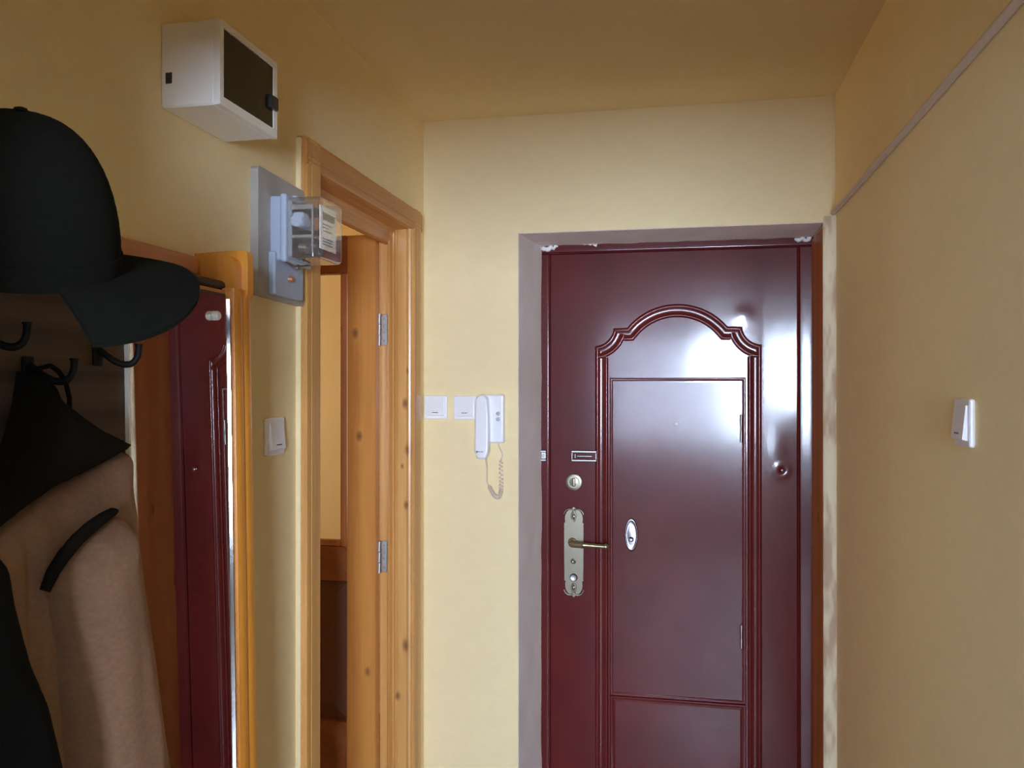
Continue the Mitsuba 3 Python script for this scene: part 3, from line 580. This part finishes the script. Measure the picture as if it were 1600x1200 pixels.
put('coat__loop', tube([(-0.772, 0.886, 1.572), (-0.7715, 0.900, 1.588), (-0.7705, 0.918, 1.592), (-0.7705, 0.931, 1.586), (-0.7705, 0.944, 1.574), (-0.771, 0.952, 1.552), (-0.772, 0.954, 1.528)], 0.003, 8), 'm_black_collar', 50)
# ---- black garment at the left, in front of the tan coat
dark = [(0.60, 1.44), (0.66, 1.43), (0.715, 1.408), (0.734, 1.398), (0.745, 1.353), (0.765, 1.288), (0.788, 1.24), (0.817, 1.144), (0.83, 1.04), (0.835, 0.9), (0.83, 0.72), (0.45, 0.72), (0.44, 1.2), (0.5, 1.38)]
put('jacket', inflate(dark, -0.715, 0.075, 0.06, fold=lambda p: 0.02 * (meshkit.fbm(np.c_[p[:, 0] * 8, p[:, 1] * 3, 0 * p[:, 0]], 3, 2) - 0.5)), 'm_navy_cloth', 50)
tag('jacket', 'black garment hanging over the left side of the tan coat', 'jacket')

# ================================================================ BLACK CAP on the hat shelf
tag('cap', 'black felt cap with a broad drooping peak on the hat shelf above the hooks', 'cap')
C0 = np.array([-0.6947, 0.784, 1.7037])
Fd, Sd, Ud = np.array([0.3413, 0.9221, 0.1821]), np.array([-0.9093, 0.2748, 0.3126]), np.array([0.2382, -0.2723, 0.9323])
AF, AS, AU = 0.0994, 0.0964, 0.1536
def capP(f_, s_, u_): return C0 + np.outer(f_, Fd) + np.outer(s_, Sd) + np.outer(u_, Ud)
th = np.linspace(0, 2 * np.pi, 49)[:-1]
ph = np.linspace(0, np.pi / 2, 16)
v, f = [], []
for k, a in enumerate(ph):
    c_, s_ = np.cos(a) ** 0.8, np.sin(a)
    v.append(capP(AF * c_ * np.cos(th), AS * c_ * np.sin(th), AU * s_ * np.ones_like(th)))
for k, a in enumerate(ph[::-1]):
    c_, s_ = np.cos(a) ** 0.8 * 0.965, np.sin(a) * 0.97
    v.append(capP(AF * c_ * np.cos(th), AS * c_ * np.sin(th), AU * s_ * np.ones_like(th)))
n_ = len(th)
for i in range(len(v) - 1):
    if i == len(ph) - 1: continue
    for k in range(n_):
        a, b = i * n_ + k, i * n_ + (k + 1) % n_; f += [(a, b, b + n_), (a, b + n_, a + n_)]
put('cap__crown', trimesh.Trimesh(np.vstack(v), f, process=False), 'm_black_felt', 60)
def band(r0, u0, u1, out):
    v, f = [], []
    for uu, rr_ in ((u0, 1.0), (u0, 1 + out), ((u0 + u1) / 2, 1 + out * 1.3), (u1, 1 + out), (u1, 1.0)):
        v.append(capP(AF * rr_ * np.cos(th), AS * rr_ * np.sin(th), uu * np.ones_like(th)))
    for i in range(len(v) - 1):
        for k in range(n_):
            a, b = i * n_ + k, i * n_ + (k + 1) % n_; f += [(a, b, b + n_), (a, b + n_, a + n_)]
    return trimesh.Trimesh(np.vstack(v), f, process=False)
put('cap__band', band(1, -0.012, 0.014, 0.012), 'm_black_felt', 60)
# the peak: grows out of the front half of the rim, droops at its sides
al = np.linspace(-1.75, 1.75, 41)
v, f = [], []
for side in (0.0, -0.005):
    for k, t in enumerate(np.linspace(0, 1, 12)):
        ext = 0.1037 * np.clip(np.cos(al * 0.86), 0, 1) ** 0.55
        ff = AF * np.cos(al) + t * ext * (0.55 + 0.45 * np.cos(al))
        ss = AS * np.sin(al) * (1 + 0.2544 * t) + t * 0.02 * np.sin(al)
        uu = -0.005 + side - t * 0.0055 - 0.0335 * t * (np.sin(al) ** 2) - 0.01 * t * t
        v.append(capP(ff, ss, uu))
m_ = len(al)
def grid_faces(o, rows, flip):
    q = []
    for i in range(rows - 1):
        for k in range(m_ - 1):
            a = o + i * m_ + k; z = [(a, a + 1, a + 1 + m_), (a, a + 1 + m_, a + m_)]
            q += [t[::-1] for t in z] if flip else z
    return q
f = grid_faces(0, 12, True) + grid_faces(12 * m_, 12, False)
for k in range(m_ - 1):
    a, b = 11 * m_ + k, 23 * m_ + k; f += [(a, a + 1, b + 1), (a, b + 1, b)]
v = np.vstack(v); v[:, 0] = np.maximum(v[:, 0], -0.797)      # the peak bends where it meets the hook board
put('cap__peak', trimesh.Trimesh(v, f, process=False), 'm_black_felt', 60); tag('cap__peak', 'broad black peak')
put('cap__button', lathe([(0.0, 0.006), (0.006, 0.004), (0.008, 0.0)], tuple(C0 + Ud * (AU - 0.002)), 'z', 14), 'm_black_felt', 60)

# ================================================================ FUSE BOX high on the left wall
tag('fuse_box', 'white box with a dark window high on the left wall under the ceiling', 'fuse box')
BX0, BX1, BY0, BY1, BZ0, BZ1 = XL, -0.7816, 1.331, 1.542, 2.056, 2.205
put('fuse_box__body', box(BX0, BX1 - 0.012, BY0, BY1, BZ0, BZ1, 0.003), 'm_box_white')
fr = Polygon([(BY0, BZ0), (BY1, BZ0), (BY1, BZ1), (BY0, BZ1)], [[(BY0 + 0.012, BZ0 + 0.016), (BY1 - 0.014, BZ0 + 0.016), (BY1 - 0.014, BZ1 - 0.012), (BY0 + 0.012, BZ1 - 0.012)]])
put('fuse_box__cover', prism(fr, BX1 - 0.0118, BX1, 'x'), 'm_box_white'); tag('fuse_box__cover', 'white front frame')
put('fuse_box__window', box(BX1 - 0.0112, BX1 - 0.002, BY0 + 0.0122, BY1 - 0.0142, BZ0 + 0.0162, BZ1 - 0.0122, 0.001), 'm_dark_glass'); tag('fuse_box__window', 'dark tinted window')
put('fuse_box__latch', rbox(BX1 - 0.006, BX1 + 0.006, BY1 - 0.034, BY1 - 0.004, 2.108, 2.134, 0.003), 'm_dark_plastic', 40); tag('fuse_box__latch', 'black latch')
put('fuse_box__knockout', box(-0.886, -0.874, BY0 - 0.0015, BY0 + 0.003, 2.098, 2.117, 0.0005), 'm_dark_plastic'); tag('fuse_box__knockout', 'small black square opening in the side')

# ================================================================ ELECTRICITY METER on the left wall
tag('electricity_meter', 'electricity meter with a clear glass cover on a grey board beside the pine door', 'electricity meter')
mb = Polygon([(1.645, 1.770), (1.651, 1.762), (1.862, 1.757), (1.868, 1.765), (1.868, 2.022), (1.862, 2.030), (1.651, 2.036), (1.645, 2.030)])
put('electricity_meter__board', prism(mb, XL, XL + 0.019, 'x'), 'm_meter_board'); tag('electricity_meter__board', 'grimy grey mounting board')
put('electricity_meter__base', rbox(-0.884, -0.8386, 1.700, 1.826, 1.842, 1.984, 0.006), 'm_meter_grey', 30); tag('electricity_meter__base', 'blue-grey meter base')
put('electricity_meter__base_rim', rbox(-0.8550, -0.8386, 1.696, 1.830, 1.838, 1.988, 0.006), 'm_meter_grey', 30)
put('electricity_meter__terminal_cover', rbox(-0.884, -0.8620, 1.692, 1.834, 1.766, 1.862, 0.005), 'm_meter_grey', 30); tag('electricity_meter__terminal_cover', 'blue-grey terminal cover')
# cover: a five-sided moulded glass hood, one sheet with rounded edges
hood = rbox(-0.860, -0.760, 1.704, 1.824, 1.845, 1.981, 0.011, 16)
hm = hood.to_mesh(); hv, hf = hm.vert_properties[:, :3], hm.tri_verts
keep = (hv[hf][:, :, 0].max(1) > -0.8375)
hv = hv.copy(); hv[:, 0] = np.maximum(hv[:, 0], -0.8385)
put('electricity_meter__glass_cover', trimesh.Trimesh(hv, hf[keep], process=False), 'm_hood', 40); tag('electricity_meter__glass_cover', 'clear glass cover')
# works inside
put('electricity_meter__dial_plate', box(-0.776, -0.774, 1.728, 1.816, 1.870, 1.966, 0.0005), 'm_box_white'); tag('electricity_meter__dial_plate', 'pale dial plate')
put('electricity_meter__dial_plate__counter', box(-0.7738, -0.7725, 1.742, 1.802, 1.936, 1.952), 'm_dark_plastic'); tag('electricity_meter__dial_plate__counter', 'black counter window')
put('electricity_meter__dial_plate__print', join(*[box(-0.7738, -0.7731, 1.740, 1.740 + w, z, z + 0.0022) for z, w in ((1.925, 0.05), (1.918, 0.03), (1.893, 0.056), (1.887, 0.048), (1.881, 0.054))]), 'm_grey_mark'); labels['electricity_meter__dial_plate__print'] = {'label': 'faint printed lines'}
put('electricity_meter__disc', lathe([(0.0, 0.001), (0.040, 0.001), (0.0405, 0.0), (0.040, -0.001), (0.0, -0.001)], (-0.808, 1.765, 1.911), 'z', 40), 'm_steel', 20); tag('electricity_meter__disc', 'silver turning disc')
put('electricity_meter__spindle', tube([(-0.808, 1.765, 1.858), (-0.808, 1.765, 1.90), (-0.808, 1.765, 1.96)], 0.0025, 8), 'm_steel', 40)
put('electricity_meter__coil', join(rbox(-0.835, -0.808, 1.715, 1.750, 1.918, 1.950, 0.006), tube([(-0.822, 1.712, 1.930), (-0.822, 1.755, 1.930)], 0.014, 16)), 'm_meter_grey', 40); tag('electricity_meter__coil', 'grey coil')
put('electricity_meter__coil_001', join(tube([(-0.818, 1.722, 1.872), (-0.800, 1.722, 1.872)], 0.010, 14), tube([(-0.818, 1.745, 1.885), (-0.79, 1.745, 1.878)], 0.006, 10)), 'm_steel', 40)
put('electricity_meter__bracket', join(box(-0.8384, -0.834, 1.716, 1.814, 1.852, 1.974), box(-0.834, -0.786, 1.719, 1.723, 1.955, 1.966), box(-0.79, -0.786, 1.719, 1.723, 1.860, 1.966), box(-0.834, -0.79, 1.719, 1.722, 1.893, 1.899)), 'm_steel'); tag('electricity_meter__bracket', 'silver metal bracket')
put('electricity_meter__magnet', rbox(-0.830, -0.800, 1.770, 1.806, 1.862, 1.900, 0.004), 'm_dark_plastic', 30)
put('electricity_meter__magnet_001', rbox(-0.832, -0.804, 1.724, 1.800, 1.952, 1.970, 0.004), 'm_dark_plastic', 30)
put('electricity_meter__seal', join(tube([(-0.846, 1.70, 1.842), (-0.838, 1.73, 1.832), (-0.830, 1.76, 1.836), (-0.826, 1.79, 1.842)], 0.0022, 7), lathe([(0.0, 0.004), (0.006, 0.003), (0.007, 0.0), (0.0, -0.003)], (-0.842, 1.76, 1.834), 'x', 14)), 'm_steel', 40); tag('electricity_meter__seal', 'lead seal on a wire')
put('electricity_meter__screw', lathe([(0.0, 0.010), (0.006, 0.009), (0.008, 0.0)], (-0.862, 1.760, 1.808), 'x', 16), 'm_copper', 40); tag('electricity_meter__screw', 'copper coloured cover screw')
put('electricity_meter__lug', rbox(-0.860, -0.842, 1.756, 1.772, 1.982, 1.996, 0.004), 'm_meter_grey', 40)

# ================================================================ LIGHT SWITCHES
def rocker(key, label, tw, group=None):
    """plate, rocker and the little dark indicator, built facing -y about the origin"""
    tag(key, label, 'light switch', group)
    h = 0.042
    put(key + '__plate', rbox(-h, h, -0.010, 0.0, -h, h, 0.004), 'm_white', 30, tw)
    rk_ = trimesh.Trimesh([(x, y, z) for x in (-0.031, 0.031) for y, z in ((-0.009, 0.030), (-0.0125, 0.0305), (-0.0185, -0.028), (-0.009, -0.031))]).convex_hull
    put(key + '__rocker', rk_, 'm_white', False, tw)
    put(key + '__indicator', box(-0.011, 0.011, -0.0188, -0.0160, -0.0195, -0.0172), 'm_grey_mark', False, tw)
def facing(x, y, z, deg): return T().translate([x, y, z]).rotate([0, 0, 1], deg)
rocker('light_switch', 'white light switch on the left wall between the mirror and the pine door', facing(XL, 1.745, 1.455, 90))
rocker('light_switch_001', 'white light switch on the end wall tight beside the pine door casing', facing(-0.849, YB, 1.494, 0))
rocker('light_switch_002', 'white light switch on the end wall partly behind the intercom handset', facing(-0.742, YB, 1.493, 0))
rocker('light_switch_003', 'white light switch on the right wall', facing(XR, 1.603, 1.503, -90))

# ================================================================ INTERCOM beside the front door
tag('intercom', 'white wall intercom with a handset and curly cord left of the front door', 'intercom')
put('intercom__base', rbox(-0.682, -0.5985, YB - 0.026, YB, 1.371, 1.540, 0.008), 'm_white', 30)
def handset():
    s = manifold3d.Manifold.sphere(1.0, 20); parts = []
    zs = [(1.531, 0.012), (1.522, 0.022), (1.47, 0.0255), (1.40, 0.026), (1.345, 0.0255), (1.326, 0.018)]
    out = None
    for (z, w), (z2, w2) in zip(zs[:-1], zs[1:]):
        a = manifold3d.Manifold.batch_hull([manifold3d.Manifold.sphere(0.0085, 14).translate((-0.6715 + sx * (ww - 0.0085 if ww > 0.0085 else 0), YB - 0.034 - dy, q)) for q, ww in ((z, w), (z2, w2)) for sx in (-1, 1) for dy in (0, 0.018 - (0.006 if 1.38 < q < 1.49 else 0))])
        out = a if out is None else out + a
    return out
put('intercom__handset', handset(), 'm_white', 40); tag('intercom__handset', 'white handset')
put('intercom__handset__maker_mark', join(box(-0.6885, -0.6825, YB - 0.0615, YB - 0.060, 1.340, 1.346), *[box(-0.680 + 0.0042 * i, -0.6775 + 0.0042 * i, YB - 0.0613, YB - 0.060, 1.3412, 1.3447) for i in range(4)]), 'm_grey_mark')
for i, z in enumerate((1.4733, 1.4535)):
    put('intercom__button' + ('' if i == 0 else '_001'), lathe([(0.0, 0.0032), (0.005, 0.003), (0.0068, 0.0015), (0.007, 0.0)], (-0.6195, YB - 0.0255, z), '-y', 18), 'm_grey_button', 40)
def coil(path, r0, turns, r):
    from scipy.interpolate import CubicSpline
    q = np.array(path); c = CubicSpline(np.arange(len(q)), q); t = np.linspace(0, len(q) - 1, turns * 12)
    p = c(t); tg = c(t, 1); tg /= np.linalg.norm(tg, axis=1, keepdims=True)
    b = np.array([0, 1.0, 0]); a = np.cross(tg, b); ang = np.arange(len(t)) / 12 * 2 * np.pi
    env = np.clip(np.minimum(np.arange(len(t)), len(t) - 1 - np.arange(len(t))) / 14, 0, 1)
    return tube(p + (env * r0)[:, None] * (np.cos(ang)[:, None] * a + np.sin(ang)[:, None] * b), r, 6)
straight = tube([(-0.662, YB - 0.034, 1.322), (-0.660, YB - 0.024, 1.29), (-0.661, YB - 0.016, 1.26), (-0.663, YB - 0.013, 1.235), (-0.656, YB - 0.012, 1.222)], 0.0021, 8)
s2 = tube([(-0.622, YB - 0.014, 1.374), (-0.619, YB - 0.012, 1.355), (-0.610, YB - 0.011, 1.34), (-0.606, YB - 0.011, 1.326), (-0.612, YB - 0.011, 1.316)], 0.0021, 8)
cc = coil([(-0.656, YB - 0.012, 1.222), (-0.647, YB - 0.011, 1.205), (-0.636, YB - 0.011, 1.188), (-0.624, YB - 0.011, 1.182), (-0.614, YB - 0.011, 1.192), (-0.611, YB - 0.011, 1.22), (-0.612, YB - 0.011, 1.27), (-0.612, YB - 0.011, 1.316)], 0.0068, 26, 0.0019)
put('intercom__cord', join(straight, s2, cc), 'm_cord', 50); tag('intercom__cord', 'beige curly cord')

# ================================================================ CABLE DUCT along the right wall
dp = [(XR - 0.0075, y, 2.130 + 0.0025 * math.sin(y * 2.1)) for y in np.linspace(0.80, YB - 0.004, 24)]
put('cable_duct', tube(dp, 0.0082, 14), 'm_duct', 50); tag('cable_duct', 'beige round cable duct running along the right wall to the corner of the front door', 'cable duct')
